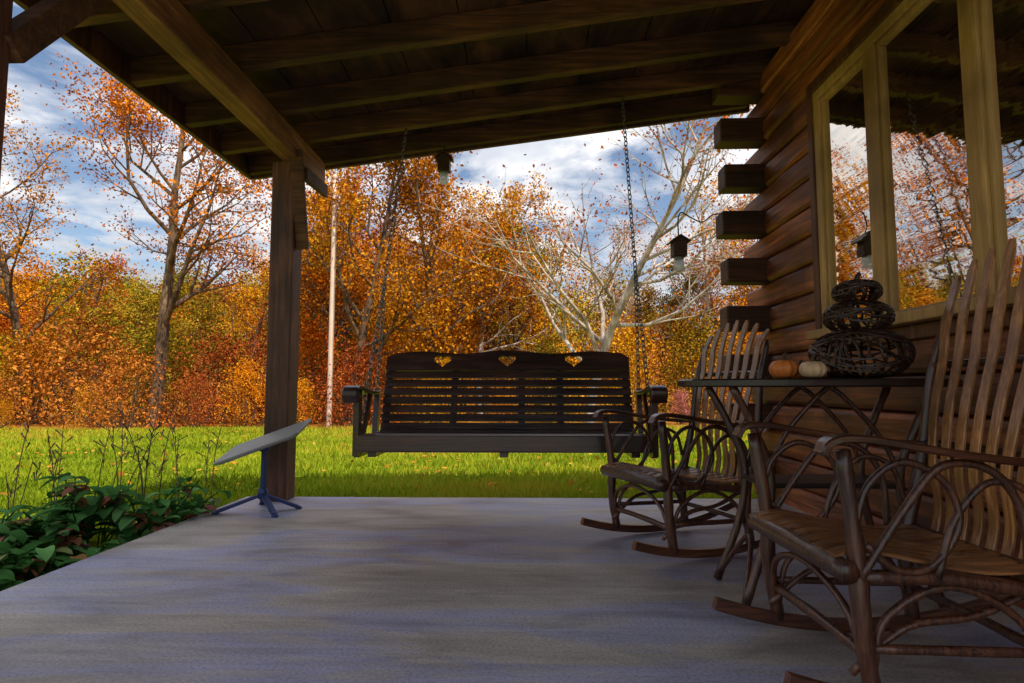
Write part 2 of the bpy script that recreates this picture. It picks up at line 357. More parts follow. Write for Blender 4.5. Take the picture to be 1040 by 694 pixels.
def shrub_mesh(name,mat,R=2.2,H=5,nc=52,nl=85,ls=.14,seed=1):
    r=np.random.default_rng(seed)
    z=r.random(nc)**.85*H; rad=R*np.sqrt(np.clip(1-(z/H)**1.6,.08,1))*r.random(nc)**.5; a=r.random(nc)*6.283
    C=np.stack([rad*np.cos(a),rad*np.sin(a),z],-1)
    P=(C[:,None]+r.normal(size=(nc,nl,3))*(.32+.22*r.random((nc,1,1)))).reshape(-1,3); cl=np.repeat(r.random(nc),nl)
    k=P[:,2]>0; P=P[k]; cl=cl[k]
    V2,F2=leaves(P,ls)
    segs=[]
    for c in C[::2]:
        b=np.array([c[0]*.3,c[1]*.3,-.3]); mid=(b+c)/2+r.normal(size=3)*.15
        segs+=[(b,mid,.035,.022),(mid,c,.022,.01)]
    V1,F1=tubes_np(segs,4)
    V=np.concatenate([V1,V2]); F=np.concatenate([F1,F2+len(V1)])
    rnd=np.concatenate([np.zeros(len(V1)),np.repeat(.5*cl+.5*rng.random(len(P)),4)])
    return np_mesh(name,V,F,[M_bark,mat],rnd,np.concatenate([np.zeros(len(F1)),np.ones(len(F2))]))
TM=[tree_mesh('tree_a',12,ML_gold,M_bark,7,.15,seed=11),
    tree_mesh('tree_b',13,ML_orange,M_bark,5,.15,seed=12,first=.25),
    tree_mesh('tree_c',11,ML_green,M_bark,9,.15,seed=13,first=.2),
    tree_mesh('tree_d',13,ML_gold,M_barkw,3,.14,seed=14,first=.3),
    tree_mesh('tree_e',12,ML_orange,M_bark,8,.15,seed=15,first=.2,spread=.8)]
SM=[shrub_mesh('shrub_a',ML_orange,seed=1),shrub_mesh('shrub_b',ML_gold,seed=2),shrub_mesh('shrub_c',ML_green,seed=3),
    shrub_mesh('shrub_d',ML_red,seed=4),shrub_mesh('shrub_e',ML_rust,R=2.6,H=4,seed=5)]
forest=empty('distant_forest')
def inst(me,x,y,s,parent,name,sz=None):
    o=bpy.data.objects.new(name,me); COL.objects.link(o); o.location=(x,y,float(gz(x,y))-.05); o.scale=(s,s,sz or s); o.rotation_euler=(0,0,random.uniform(0,6.28)); o.parent=parent; return o
for row,(y0,st,sc) in enumerate(((21,2.3,.6),(24,2.9,.88),(29,3.9,1.1))):
    x=-50
    while x<32:
        px=535+x/y0*600
        left=px<200
        if row==0: ch=random.choices([0,1,2,3,4],[2.5,1,2 if left else 1,3.6 if left else .6,4])[0]
        else: ch=random.choices([0,1,2,3,4],[4,1.2 if left else 2.2,2.6,4.5 if px<110 else .1,2.8])[0]
        if 440<px<560 and row<2 and random.random()<.6: ch=random.choice((1,2))
        s=sc*random.uniform(.72,1.1)
        if left and row: s*=1.12
        if 540<px<640 and row==0: s*=.6
        if row==0: s*=random.choice([.45,.7,1])
        inst(SM[ch],x+random.uniform(-.6,.6),y0+random.uniform(-.8,1),s,forest,'understory_shrub')
        x+=st*random.uniform(.7,1.25)
for i in range(40):
    y=random.uniform(26,42); x=random.uniform(-.50*y,.75*y)
    inst(random.choice(TM),x,y,random.uniform(.68,.98)*(y/34)**.35,forest,'forest_tree')
for i in range(7):
    y=random.uniform(26,42); x=random.uniform(-1.3*y,-.5*y)
    inst(random.choice(TM),x,y,random.uniform(.55,.75)*(y/34)**.35,forest,'forest_tree')
for i in range(12):
    y=random.uniform(-8,20); x=random.uniform(-48,-32); inst(random.choice(TM+SM[:3]),x,y,random.uniform(.6,.8),forest,'forest_tree')
for i in range(160):
    y=random.uniform(46,130); x=random.uniform(-1.3*y,.6*y)
    inst(random.choice([SM[0],SM[1],SM[2],SM[2],SM[2],SM[4]]),x,y,random.uniform(1.5,2.3),forest,'hillside_canopy')
def single(name,me,px,y,rz=0,s=1):
    x=(px-535)/600*y; o=bpy.data.objects.new(name,me); COL.objects.link(o); o.location=(x,y,float(gz(x,y))-.05); o.rotation_euler=(0,0,rz); o.scale=(s,s,s); return o
single('autumn_maple_tree',tree_mesh('maple_mesh',14.8,ML_orange,M_bark,14,.12,seed=21,first=.28,nk=(15,7,4)),150,21.5)
single('autumn_oak_tree',tree_mesh('oak_mesh',11.4,ML_gold,M_bark,11,.13,seed=23,first=.18,nk=(14,6,4)),350,21.5,1)
single('autumn_birch_tree',tree_mesh('birch_mesh',12.5,ML_gold,M_bark,8,.12,seed=27,first=.25,nk=(14,6,4)),10,25,2)
single('sycamore_tree',tree_mesh('sycamore_mesh',11.4,ML_orange,M_barkw,2,.11,seed=35,first=.16,nk=(20,7,4),r0=.2,jit=.24,ls=.25,bl=1.3),596,20.4,2.2)
single('tulip_tree',tree_mesh('tulip_mesh',10.6,ML_gold,M_bark,8,.13,seed=33,first=.2,nk=(14,6,4)),445,24,.5)

# ------------------------------------------------------------ flagpole
b=MB(); py=19.5; pxx=(334-535)/600*py; g=float(gz(pxx,py)); b.lathe([(.085,-.2),(.085,0.05),(.08,3),(.07,6),(.06,8.4)],(pxx,py,g),14)
fp=empty('flagpole'); b.obj('pole',M_pole,fp,smooth=True)
b=MB(); b.lathe([(.01,8.35),(.07,8.4),(.09,8.48),(.07,8.56),(.01,8.6)],(pxx,py,g),12); b.obj('finial',M_pole,fp,smooth=True)
b=MB(); b.tube([(pxx+.1,py-.05,g+8.2),(pxx+.11,py-.06,g+4),(pxx+.1,py-.05,g+1)],.008,5); b.obj('halyard',M_white,fp)

# ------------------------------------------------------------ porch floor
b=MB(); b.box(-2.1,1.86,-4.5,4.45,-.4,0)
b.obj('porch_floor',M_conc,None,bevel=.012)

# ------------------------------------------------------------ log house
YB=-1.0  # roof and walls cut short behind the camera to let light in
house=empty('log_cabin')
def zb(x): return 2.62+.13*(x+2.37)
P_=.182; Z0=-.04
def logprof(x0,x1,y0,y1,k,b):
    z0=Z0+P_*k; z1=z0+P_-.003
    pr=[(x0+.045,z0),(x0+.016,z0+.008),(x0+.003,z0+.028),(x0,z0+.09),(x0+.003,z1-.028),(x0+.016,z1-.008),(x0+.045,z1),(x1,z1),(x1,z0)]
    B=len(b.v); n=len(pr)
    ny=max(2,int((y1-y0)/.4)+1); off=random.uniform(-.008,.008)
    for i in range(ny):
        y=y0+(y1-y0)*i/(ny-1)
        dxx=off+random.uniform(-.004,.004)
        for x,z in pr: b.v.append((x+(dxx if x<x1 else 0),y,z))
    for i in range(ny-1):
        for j in range(n):
            j2=(j+1)%n; b.f.append((B+i*n+j,B+i*n+j2,B+(i+1)*n+j2,B+(i+1)*n+j))
    b.f.append(tuple(B+j for j in reversed(range(n)))); b.f.append(tuple(B+(ny-1)*n+j for j in range(n)))
bl=MB(); bx=MB()
for k in range(0,18):
    yend=4.84 if k%2==0 else 4.415
    if 6<=k<=14:
        logprof(1.80,1.98,YB,.90,k,bl); logprof(1.80,1.98,3.66,yend,k,bl)
    else: logprof(1.80,1.98,YB,yend,k,bl)
    z0=Z0+P_*k
    x0=1.5+random.uniform(-.02,.02) if k%2==1 else 1.985
    bx.box(x0,8,4.42,4.60,z0+.004 if k%2 else z0+.01,z0+P_-.006 + (.012 if k%2 else 0))
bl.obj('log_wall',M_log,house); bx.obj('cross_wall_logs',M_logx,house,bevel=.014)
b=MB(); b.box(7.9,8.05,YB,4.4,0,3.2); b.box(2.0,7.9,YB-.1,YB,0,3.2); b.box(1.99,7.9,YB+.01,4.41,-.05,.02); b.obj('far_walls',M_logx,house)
b=MB(); b.box(4.2,4.3,-.2,4.4,0.02,3.2); b.box(2.0,4.2,-.3,-.2,.02,3.2); b.box(2.0,4.2,-.2,4.4,2.9,3.0); b.obj('unlit_room_box',M_dark,house)  # near-black box behind the glass; the room's darkness is in its colour
b=MB(); zt=2.575; zs=1.15
for (y0,y1) in ((3.535,3.60),(2.955,3.06),(2.285,2.375),(.95,1.07)): b.box(1.785,1.90,y0,y1,zs,zt)
b.box(1.783,1.90,.95,3.60,zt,zt+.06); b.box(1.71,1.90,.90,3.66,1.10,zs)
panes=((3.06,3.535),(2.375,2.955),(1.07,2.285))
for (y0,y1) in panes:
    b.box(1.80,1.87,y0,y0+.022,zs,zt); b.box(1.80,1.87,y1-.022,y1,zs,zt); b.box(1.802,1.87,y0+.022,y1-.022,zs,zs+.03); b.box(1.802,1.87,y0+.022,y1-.022,zt-.03,zt)
b.obj('window_frame',M_frame,house,bevel=.005)
b=MB(); b.box(1.775,1.92,3.60,3.665,1.03,2.71); b.box(1.775,1.92,.88,.95,1.03,2.71); b.box(1.777,1.92,.95,3.60,2.636,2.71); b.box(1.777,1.92,.95,3.60,1.03,1.098); b.obj('window_trim',M_trim,house,bevel=.008)
b=MB()
for (y0,y1) in panes:
    y0+=.015;y1-=.015
    k=len(b.v); b.v+=[(1.82,y0,zs+.02),(1.82,y1,zs+.02),(1.82,y1,zt-.02),(1.82,y0,zt-.02)]; b.f.append((k,k+3,k+2,k+1))
b.obj('window_glass',M_glass,house)
b=MB()
for (y0,y1),zl in zip(panes,(2.15,1.95,1.9)):
    z=2.55
    while z>zl:
        b.hexa([(1.90,y0,z),(1.925,y0,z+.02),(1.925,y1,z+.02),(1.90,y1,z),(1.90,y0,z+.003),(1.925,y0,z+.023),(1.925,y1,z+.023),(1.90,y1,z+.003)]); z-=.032
b.obj('window_blinds',M_blind,house)
def shear(b,x0,x1,y0,y1,zo0,zo1):
    b.hexa([(x0,y0,zb(x0)+zo0),(x1,y0,zb(x1)+zo0),(x1,y1,zb(x1)+zo0),(x0,y1,zb(x0)+zo0),(x0,y0,zb(x0)+zo1),(x1,y0,zb(x1)+zo1),(x1,y1,zb(x1)+zo1),(x0,y1,zb(x0)+zo1)])
b=MB()
for y in (4.86,4.40,3.92,3.36,2.78,2.2,1.62,1.04,.46,-.12,-.7): 
    shear(b,-2.36,1.86,y-.032,y+.032,0,.148)
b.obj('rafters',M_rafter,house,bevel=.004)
b=MB(); xs=-2.42
while xs<1.85:
    x1=min(xs+.40,1.9); shear(b,xs+.004,x1,YB,4.93,.152+random.uniform(0,.003),.18); xs+=.404
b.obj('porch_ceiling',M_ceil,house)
b=MB(); shear(b,-2.46,1.9,YB-.05,4.97,.183,.215)
zr=zb(1.9); y0,y1=YB-.05,4.97
b.hexa([(1.9,y0,zr+.1),(5,y0,zr+1.5),(5,y1,zr+1.5),(1.9,y1,zr+.1),(1.9,y0,zr+.215),(5,y0,zr+1.65),(5,y1,zr+1.65),(1.9,y1,zr+.215)])
b.hexa([(5,y0,zr+1.5),(8.6,y0,zr-.1),(8.6,y1,zr-.1),(5,y1,zr+1.5),(5,y0,zr+1.65),(8.6,y0,zr),(8.6,y1,zr),(5,y1,zr+1.65)])
b.obj('roof',M_roof,house)
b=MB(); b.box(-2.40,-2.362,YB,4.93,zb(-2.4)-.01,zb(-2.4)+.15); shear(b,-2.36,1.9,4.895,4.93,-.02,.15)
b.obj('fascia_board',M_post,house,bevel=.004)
b=MB(); b.hexa([(1.95,4.5,3.2),(8.0,4.5,3.2),(8.0,4.55,3.2),(1.95,4.55,3.2),(1.95,4.5,3.3),(8.0,4.5,3.3),(5,4.55,4.6),(1.95,4.55,3.3)]); b.obj('gable_wall',M_logx,house)
b=MB(); b.box(-1.82,-1.69,YB,4.80,2.50,2.688); b.obj('porch_beam',M_beam,house,bevel=.006)
b=MB()
for y in (4.33,1.76,-.85): b.box(-1.895,-1.72,y-.088,y+.088,0,2.498)
b.obj('porch_post',M_post,house,bevel=.01)
b=MB(); b.obox((-1.672,4.30,1.84),(-1.700,4.20,2.56),.09,.04,(0,-1,0)); b.obox((-1.75,1.85,1.93),(-1.75,2.30,2.5),.09,.09); b.obox((-1.65,4.25,2.40),(-1.65,4.70,2.42),.04,.10)
b.obj('beam_brace',M_rafter,house,bevel=.005)

# ------------------------------------------------------------ porch swing
sw=empty('porch_swing')
XL,XR=-.975,.705; XC=(XL+XR)/2
def back(z): return 3.93+.20*(z-.5)/.55
cu=bpy.data.curves.new('rail','CURVE'); cu.dimensions='2D'; cu.fill_mode='BOTH'; cu.extrude=.009
def spl(pts):
    s=cu.splines.new('POLY'); s.points.add(len(pts)-1)
    for i,p in enumerate(pts): s.points[i].co=(p[0],p[1],0,1)
    s.use_cyclic_u=True
W=XR-XL
top=[]
for i in range(61):
    t=i/60; x=-W/2+W*t
    e=abs(x)/(W/2)
    z=.128+.012*math.cos(x*math.pi*3.2)*(1-e**6)+.012*(1-e*e)
    if e>.94: z-= .03*((e-.94)/.06)
    top.append((x,z))
spl([(-W/2,0)]+[(W/2,0)]+top[::-1])
for hx in (-.45,-.0,.46):
    h=[]
    for i in range(28):
        t=2*math.pi*i/28
        h.append((hx+.0038*16*math.sin(t)**3,.076+.0030*(13*math.cos(t)-5*math.cos(2*t)-2*math.cos(3*t)-math.cos(4*t))))
    spl(h)
co=bpy.data.objects.new('tmp',cu); COL.objects.link(co)
dg=bpy.context.evaluated_depsgraph_get(); me=bpy.data.meshes.new_from_object(co.evaluated_get(dg)); bpy.data.objects.remove(co)
me.materials.clear(); me.materials.append(M_swing); rail=bpy.data.objects.new('top_rail_with_hearts',me); COL.objects.link(rail); rail.parent=sw
ang=math.atan2(.20,.55); rail.location=(XC,back(.925)-.005,.925); rail.rotation_euler=(math.pi/2-ang,0,0)
b=MB()
zz=.552
while zz<.92:
    b.obox((XL,back(zz),zz),(XR,back(zz),zz),.018,.0490,(0,.34,.94)); zz+=.0575
b.obj('back_slats',M_swing,sw,bevel=.003)
b=MB()
for x in (XL+.03,XC-.36,XC+.10,XC+.36,XR-.03):
    zt_=1.02 if x in (XL+.03,XR-.03) else .93
    b.obox((x,back(.42)+.024,.42),(x,back(zt_)+.024,zt_),.045,.026,(0,1,0))
b.obj('back_battens',M_swing,sw,bevel=.003)
SL,SR=-1.0,.735
b=MB()
for i in range(6):
    y=3.50+i*.078; z=.525-.018*math.sin(i/5*math.pi); b.box(SL+.03,SR-.03,y,y+.068,z-.011,z+.011)
b.box(SL,SR,3.472,3.496,.43,.532)
b.obj('seat_slats',M_swing,sw,bevel=.008)
b=MB()
for x in (XL+.06,XC+.0,XR-.07): b.box(x-.025,x+.025,3.50,3.97,.40,.495)
b.box(SL,SR,3.93,3.955,.43,.50)
b.obj('seat_supports',M_swing,sw,bevel=.004)
b=MB()
for x,sg in ((SL+.0,-1),(SR-.0,1)):
    xa=x+sg*.022
    b.ribbon([(xa,3.43,.725),(xa,3.405,.765),(xa,3.42,.80),(xa,3.50,.81),(xa,3.70,.785),(xa,3.90,.775),(xa,4.04,.785)],[.095,.095,.085,.06],.024,(1,0,0))
    b.box(xa-.018,xa+.018,3.53,3.60,.40,.79); b.obox((xa,3.565,.43),(xa,3.95,.43),.036,.08)
    b.obox((xa,3.66,.47),(xa,3.86,.77),.022,.05,(0,1,0))
    b.obox((xa,3.98,.40),(xa,4.05,.80),.036,.06,(0,1,0))
b.obj('arms',M_swing,sw,bevel=.003)
def chain(b,a,c,ln=.05):
    a=Vector(a);c=Vector(c);L=(c-a).length;n=int(L/(ln*.76)); d=(c-a)/L; u=d.orthogonal().normalized(); w=d.cross(u)
    for i in range(n):
        ctr=a+d*(L*(i+.5)/n); s=u if i%2 else w; q=w if i%2 else u
        B=len(b.v); m1,m2=10,5; r=.0038
        for j in range(m1):
            t=2*math.pi*j/m1; cx=math.cos(t)*ln/2; cy=math.sin(t)*.013; C=ctr+d*cx+s*cy; nn=(d*math.cos(t)+s*math.sin(t))
            for k in range(m2):
                f=2*math.pi*k/m2; b.v.append(tuple(C+(nn*math.cos(f)+q*math.sin(f))*r))
        for j in range(m1):
            for k in range(m2):
                b.f.append((B+j*m2+k,B+((j+1)%m1)*m2+k,B+((j+1)%m1)*m2+(k+1)%m2,B+j*m2+(k+1)%m2))
b=MB()
for xa,xt in ((SL-.022,-.93),(SR+.022,.74)):
    tp=Vector((xt,4.40,zb(xt)-.005)); jn=tp.lerp(Vector((xa,3.84,.8)),.62)
    chain(b,tp,jn); chain(b,jn,(xa,3.57,.44)); chain(b,jn,(xa,4.03,.80))
b.obj('chains',M_metal,sw)

# ------------------------------------------------------------ rocking chairs
def rocking_chair(name,loc,rz,ht0=1.17,ub=.03,ut=.69):
    e=empty(name,loc,rz)
    hk=MB(); rk=MB(); sl=MB(); st=MB()
    hw=.262
    def rz_(u): return .025+ .115*((u-.30)/.58)**2
    for sgn in (-1,1):
        v=sgn*hw
        rk.ribbon([(u,v,rz_(u)) for u in np.linspace(-.15,.84,12)],.030,.038,(0,1,0),smooth=3,round_end=False)
        hk.tube([(.06,v,rz_(.06)),(.035,v*1.02,.22),(.03,v*1.0,.40),(.0,v*1.05,.65)],[.021,.023,.019],9,5,.09)
        hk.tube([(.50,v,rz_(.5)),(.485,v,.22),(.50,v,.36),(.57,v*1.02,.60)],[.021,.022,.018],9,5,.09)
        hk.tube([(.03,v,.34),(.26,v,.335),(.50,v,.30)],.018,8,4,.09)
        hk.tube([(.05,v,.17),(.5,v,.16)],.012,8,6,.1)
        hk.tube([(.06,v*.98,.10),(.10,v*.98,.24),(.26,v*.98,.315),(.42,v*.98,.24),(.49,v*.98,.10)],.010,7,6,.08)
        hk.tube([(.02,v*.9,.10),(.16,v*.9,.21),(.34,v*.9,.24),(.52,v*.9,.32)],.010,7,6,.08)
        rk.ribbon([(-.055,v*1.06,.64),(-.03,v*1.06,.672),(.05,v*1.08,.677),(.25,v*1.12,.645),(.45,v*1.1,.62),(.60,v*.98,.615)],[.05,.058,.055,.048,.042],.020,(0,1,0))
        vv=v*1.04
        hk.tube([(.02,vv,.44),(.06,vv,.56),(.15,vv,.62),(.25,vv,.57),(.28,vv,.47),(.21,vv,.37),(.12,vv,.36),(.05,vv,.42)],.0095,7,6,.08)
        hk.tube([(.03,vv*1.02,.34),(.14,vv*1.02,.50),(.24,vv*1.02,.61),(.36,vv*1.02,.60),(.43,vv*1.02,.50),(.44,vv*1.02,.33)],.0105,7,6,.08)
        hk.tube([(.22,vv,.34),(.27,vv,.48),(.36,vv,.57),(.46,vv,.54),(.50,vv,.42)],.0095,7,6,.08)
        hk.tube([(.48,v*.95,.30),(.565,v*1.0,.60),(.60,v*.97,.85),(.66,v*.95,1.05)],[.021,.018,.013],8,6,.08)
    for (u,z,r) in ((.05,.15,.014),(.5,.15,.014),(.46,.30,.02)):
        hk.tube([(u,-hw,z),(u,0,z+.005),(u,hw,z)],r,8,5,.08)
    hk.tube([(.045,-hw,.11),(.03,-.2,.25),(.02,0,.31),(.03,.2,.25),(.045,hw,.11)],.010,7,6,.08)
    hk.tube([(.0,-.285,.355),(-.005,-.1,.362),(-.003,.12,.36),(.0,.285,.355)],[.028,.032,.028],12,5,.05)
    for i in range(8):
        v=-.224+i*.064
        st.ribbon([(-.015,v,.386),(.06,v,.398),(.2,v,.372),(.36,v,.345),(.50,v,.35)],.052,.011,(0,1,0),5,False)
    hk.tube([(.50,-.25,.345),(.505,0,.34),(.50,.25,.345)],.017,8,5,.05)
    hk.tube([(.605,-.255,.88),(.655,-.1,.885),(.655,.1,.885),(.605,.255,.88)],.013,8,5,.05)
    hk.tube([(.565,-.265,.62),(.60,-.1,.62),(.60,.1,.62),(.565,.265,.62)],.012,8,5,.05)
    n=7
    for i in range(n):
        t=(i-(n-1)/2)/((n-1)/2); vb=t*.165; vt=t*.215; ht=ht0+.07*(1-t*t)
        sl.ribbon([(.475+ub,vb,.30),(.507+ub,vb,.42),(.50+ub,vb*1.03,.56),(.545+ub*.6,vt*.9,.74),(.607,vt*.95,.90),(.632,vt,1.02),(ut,vt*1.05,ht)],[.032,.034,.036,.039,.038],.010,(0,1,0),6)
    hk.obj('bent_branch_frame',M_hick,e,smooth=True); rk.obj('rockers_and_arms',M_rock,e,smooth=False); sl.obj('back_slats',M_slat,e); st.obj('seat_slats',M_seat,e)
    return e
rocking_chair('rocking_chair',(.775,1.775,0),math.radians(1),1.18)
rocking_chair('rocking_chair',(.53,3.05,0),math.radians(21),1.11)

# ------------------------------------------------------------ side table
tb=empty('side_table'); TX,TY=1.16,2.42; DZ=.03
b=MB(); nn=40
for z,sc in ((.778,.985),(.783,1.0),(.803,1.0),(.809,.985)):
    for k in range(nn):
        a=2*math.pi*k/nn; ca,sa=math.cos(a),math.sin(a)
        b.v.append((TX+.54*sc*math.copysign(abs(ca)**.8,ca),TY+.25*sc*math.copysign(abs(sa)**.8,sa),z+DZ))
for i in range(3):
    for k in range(nn): b.f.append((i*nn+k,i*nn+(k+1)%nn,(i+1)*nn+(k+1)%nn,(i+1)*nn+k))
b.f.append(tuple(reversed(range(nn)))); b.f.append(tuple(3*nn+k for k in range(nn)))
b.obj('table_top',M_table,tb)
b=MB(); b.box(TX-.26,TX+.26,TY-.13,TY+.13,.425,.445); b.obj('lower_shelf',M_table,tb,bevel=.006)
b=MB()
for sx in (-1,1):
    for sy in (-1,1):
        b.tube([(TX+sx*.36,TY+sy*.16,.005),(TX+sx*.27,TY+sy*.14,.25),(TX+sx*.24,TY+sy*.13,.47),(TX+sx*.30,TY+sy*.14,.65),(TX+sx*.38,TY+sy*.15,.81)],[.018,.016,.016],8,6,.08)
        b.tube([(TX+sx*.25,TY+sy*.13,.46),(TX+sx*.18,TY+sy*.12,.62),(TX+sx*.06,TY+sy*.12,.76),(TX,TY+sy*.12,.81)],.010,7,6,.06)
    b.tube([(TX+sx*.36,TY-.16,.02),(TX+sx*.28,TY,.22),(TX+sx*.36,TY+.16,.02)],.010,7,6,.06)
b.obj('bent_legs',M_hick,tb,smooth=True)

# ------------------------------------------------------------ wicker pumpkin stack
ZT=.810+DZ-.001
wp=empty('wicker_pumpkin_stack'); b=MB(); cx,cy=1.29,2.32; z=ZT
for (R,H) in ((.172,.19),(.118,.125),(.083,.09)):
    cz=z+H/2
    for k in range(34):
        a=2*math.pi*k/34+random.uniform(-.08,.08); pt=[]; tw=random.uniform(-.6,.6)
        for j in range(9):
            f=-1.35+2.7*j/8; r=R*(math.cos(f)**.75)*(1+.03*random.uniform(-1,1)); aa=a+tw*j/8+.05*random.uniform(-1,1)
            pt.append((cx+r*math.cos(aa),cy+r*math.sin(aa),cz+H/2*math.sin(f)*.98))
        b.tube(pt,.0052,5,3,.1)
    for k in range(12):
        f0=random.uniform(-1.1,1.1); ph=random.uniform(0,6.28); am=random.uniform(.2,.8); pt=[]
        for j in range(25):
            a=2*math.pi*j/24; f=max(-1.35,min(1.35,f0+am*math.sin(a+ph)+.15*math.sin(3*a+ph*2))); r=R*math.cos(f)**.75*1.03
            pt.append((cx+r*math.cos(a),cy+r*math.sin(a),cz+H/2*math.sin(f)))
        b.tube(pt,.004,4,2,.1)
    z+=H*.93
b.obj('woven_vines',M_vine,wp)
b=MB(); b.tube([(cx,cy,z-.01),(cx+.004,cy,z+.02),(cx+.015,cy,z+.035)],[.012,.008],7); b.obj('stem',M_vine,wp,smooth=True)
def pumpkin(loc,R,mat):
    e=empty('pumpkin',loc); b=MB(); prof=[]
    for j in range(13):
        f=-math.pi/2+math.pi*j/12; prof.append((max(.004,R*max(0,math.cos(f))**.8),R*.72+R*.72*math.sin(f)*(1-.12*(abs(math.sin(f))**6))))
    b.lathe(prof,(0,0,0),60,10,.10); b.obj('shell',mat,e,smooth=True)
    b=MB(); b.tube([(0,0,R*1.3),(0,0,R*1.6),(R*.2,0,R*1.85)],[R*.16,R*.1],7); b.obj('stem',M_bark,e,smooth=True)
pumpkin((1.05,2.44,ZT),.058,M_orange); pumpkin((1.10,2.30,ZT),.05,M_cream); pumpkin((1.16,2.54,ZT),.045,M_orange)

# ------------------------------------------------------------ bee traps
def bee_trap(x,y,z,hook):
    e=empty('bee_trap',(x,y,z)); b=MB()
    b.box(-.05,.05,-.05,.05,-.06,.05)
    b.hexa([(-.05,-.05,.051),(.05,-.05,.051),(.05,.05,.051),(-.05,.05,.051),(-.004,-.05,.085),(.004,-.05,.085),(.004,.05,.085),(-.004,.05,.085)])
    b.obj('wooden_box',M_trap,e,bevel=.003)
    b=MB()
    for s in (-1,1): b.obox((s*.072,0,.045),(0,0,.093),.14,.010,(0,0,1))
    b.obj('gable_roof',M_trap,e)
    b=MB(); b.lathe([(.034,-.062),(.036,-.075),(.036,-.078)],(0,0,0),18); b.obj('jar_lid',M_white,e)
    b=MB(); b.lathe([(.03,-.079),(.037,-.09),(.038,-.15),(.034,-.16),(.02,-.162)],(0,0,0),18); b.obj('jar',M_jar,e,smooth=True)
    b=MB(); b.lathe([(.007,0),(.007,.002)],(0,0,0),8); b.v=[(v[0],v[2]-.052,v[1]-.005) for v in b.v]; b.obj('entry_hole_shade',M_dark,e)  # dark disc on the box front, coloured as the shade inside a hole
    b=MB(); b.tube([(p[0]-x,p[1]-y,p[2]-z) for p in hook],.005,6,6); b.obj('hanger',M_dmetal,e,smooth=True)
xx=(691-535)/600*4.35
bee_trap(xx,4.35,.8+(395-252)/600*4.35,[(xx,4.35,1.93),(xx,4.35,2.06),(xx+.03,4.37,2.12),(xx+.1,4.39,2.09),(xx+.2,4.42,2.06),(xx+.28,4.45,2.12),(1.49,4.47,2.14)])
xx=(449-535)/600*4.82
bee_trap(xx,4.82,.8+(395-160)/600*4.8,[(xx,4.82,2.77),(xx,4.82,2.84)])

# ------------------------------------------------------------ satellite dish
sd=empty('satellite_dish',(-1.74,3.92,0)); b=MB()
R=Matrix.Rotation(math.radians(-20),3,'Y')@Matrix.Rotation(math.radians(14),3,'X')
def rr(hx,hy,r,z):
    o=[]
    for cx_,cy_,a0 in ((hx-r,hy-r,0),(-hx+r,hy-r,90),(-hx+r,-hy+r,180),(hx-r,-hy+r,270)):
        for k in range(5):
            a=math.radians(a0+k*22.5); o.append((cx_+r*math.cos(a),cy_+r*math.sin(a),z))
    return o
layers=[rr(.26,.15,.03,-.02),rr(.283,.178,.03,-.008),rr(.285,.18,.03,.004),rr(.281,.176,.03,.010)]
c=Vector((.0,0,.455))
for l in layers: 
    for p in l: b.v.append(tuple(R@Vector(p)+c))
nl=20
for i in range(3):
    for k in range(nl): b.f.append((i*nl+k,i*nl+(k+1)%nl,(i+1)*nl+(k+1)%nl,(i+1)*nl+k))
b.f.append(tuple(reversed(range(nl)))); b.f.append(tuple(3*nl+k for k in range(nl)))
b.obj('dish_panel',M_white,sd)
b=MB(); b.tube([(0,0,.10),(0,0,.36),(.0,0,.43)],.019,12,4)
b.lathe([(.03,.08),(.034,.12),(.026,.15)],(0,0,0),14); b.lathe([(.03,.39),(.04,.42),(.03,.44)],(.0,0,0),14)
for (x,y) in ((-.26,-.10),(.21,.08),(-.10,.22),(.16,-.18)):
    b.obox((0,0,.11),(x,y,.012),.035,.022); b.lathe([(.022,0),(.022,.012),(.01,.02)],(x,y,0),10)
b.obj('stand',M_blue,sd,bevel=.003)

# ------------------------------------------------------------ garden plants
def gleaf(V,F,R_,base,az,L,w,el,droop,r):
    n=6; d=Vector((math.cos(az),math.sin(az),0)); s=Vector((-math.sin(az),math.cos(az),0)); p=Vector(base); b0=len(V); a=el
    for i in range(n+1):
        t=i/n; ww=w*math.sin(math.pi*min(1,(t*.92+.08)))**.8*(1 if i<n else .05)
        up=(d*-math.sin(a)+Vector((0,0,math.cos(a))))
        V+= [tuple(p-s*ww/2+up*ww*.18),tuple(p),tuple(p+s*ww/2+up*ww*.18)]; R_+=[r]*3
        p=p+(d*math.cos(a)+Vector((0,0,1))*math.sin(a))*(L/n); a-=droop/n
    for i in range(n):
        for k in (0,1): F.append((b0+i*3+k,b0+i*3+k+1,b0+i*3+k+4,b0+i*3+k+3))
def plant(x,y,n,hmax,lsz):
    V,F,R_=[],[],[]; b=MB(); z0=float(gz(x,y))
    for i in range(n):
        a=random.uniform(0,6.28); rad=random.uniform(0,.12); hh=random.uniform(.35,1)*hmax
        bx_,by_=rad*math.cos(a),rad*math.sin(a); tx,ty=bx_*2.4+random.gauss(0,.04),by_*2.4+random.gauss(0,.04)
        b.tube([(bx_,by_,0),(bx_*1.3,by_*1.3,hh*.5),(tx,ty,hh)],.004,5,3)
        for j in range(7):
            t=random.uniform(.45,1); gleaf(V,F,R_,(bx_+(tx-bx_)*t,by_+(ty-by_)*t,hh*t),random.uniform(0,6.28),lsz*random.uniform(.6,1.2),lsz*random.uniform(.35,.5),random.uniform(-.1,.8),random.uniform(.8,1.9),random.random())
    e=empty('garden_plant',(x,y,z0)); me=np_mesh('leaves',V,F,[ML_garden],R_); me.polygons.foreach_set('use_smooth',[True]*len(me.polygons))
    o=bpy.data.objects.new('leaves',me); COL.objects.link(o); o.parent=e; b.obj('stems',ML_garden,e)
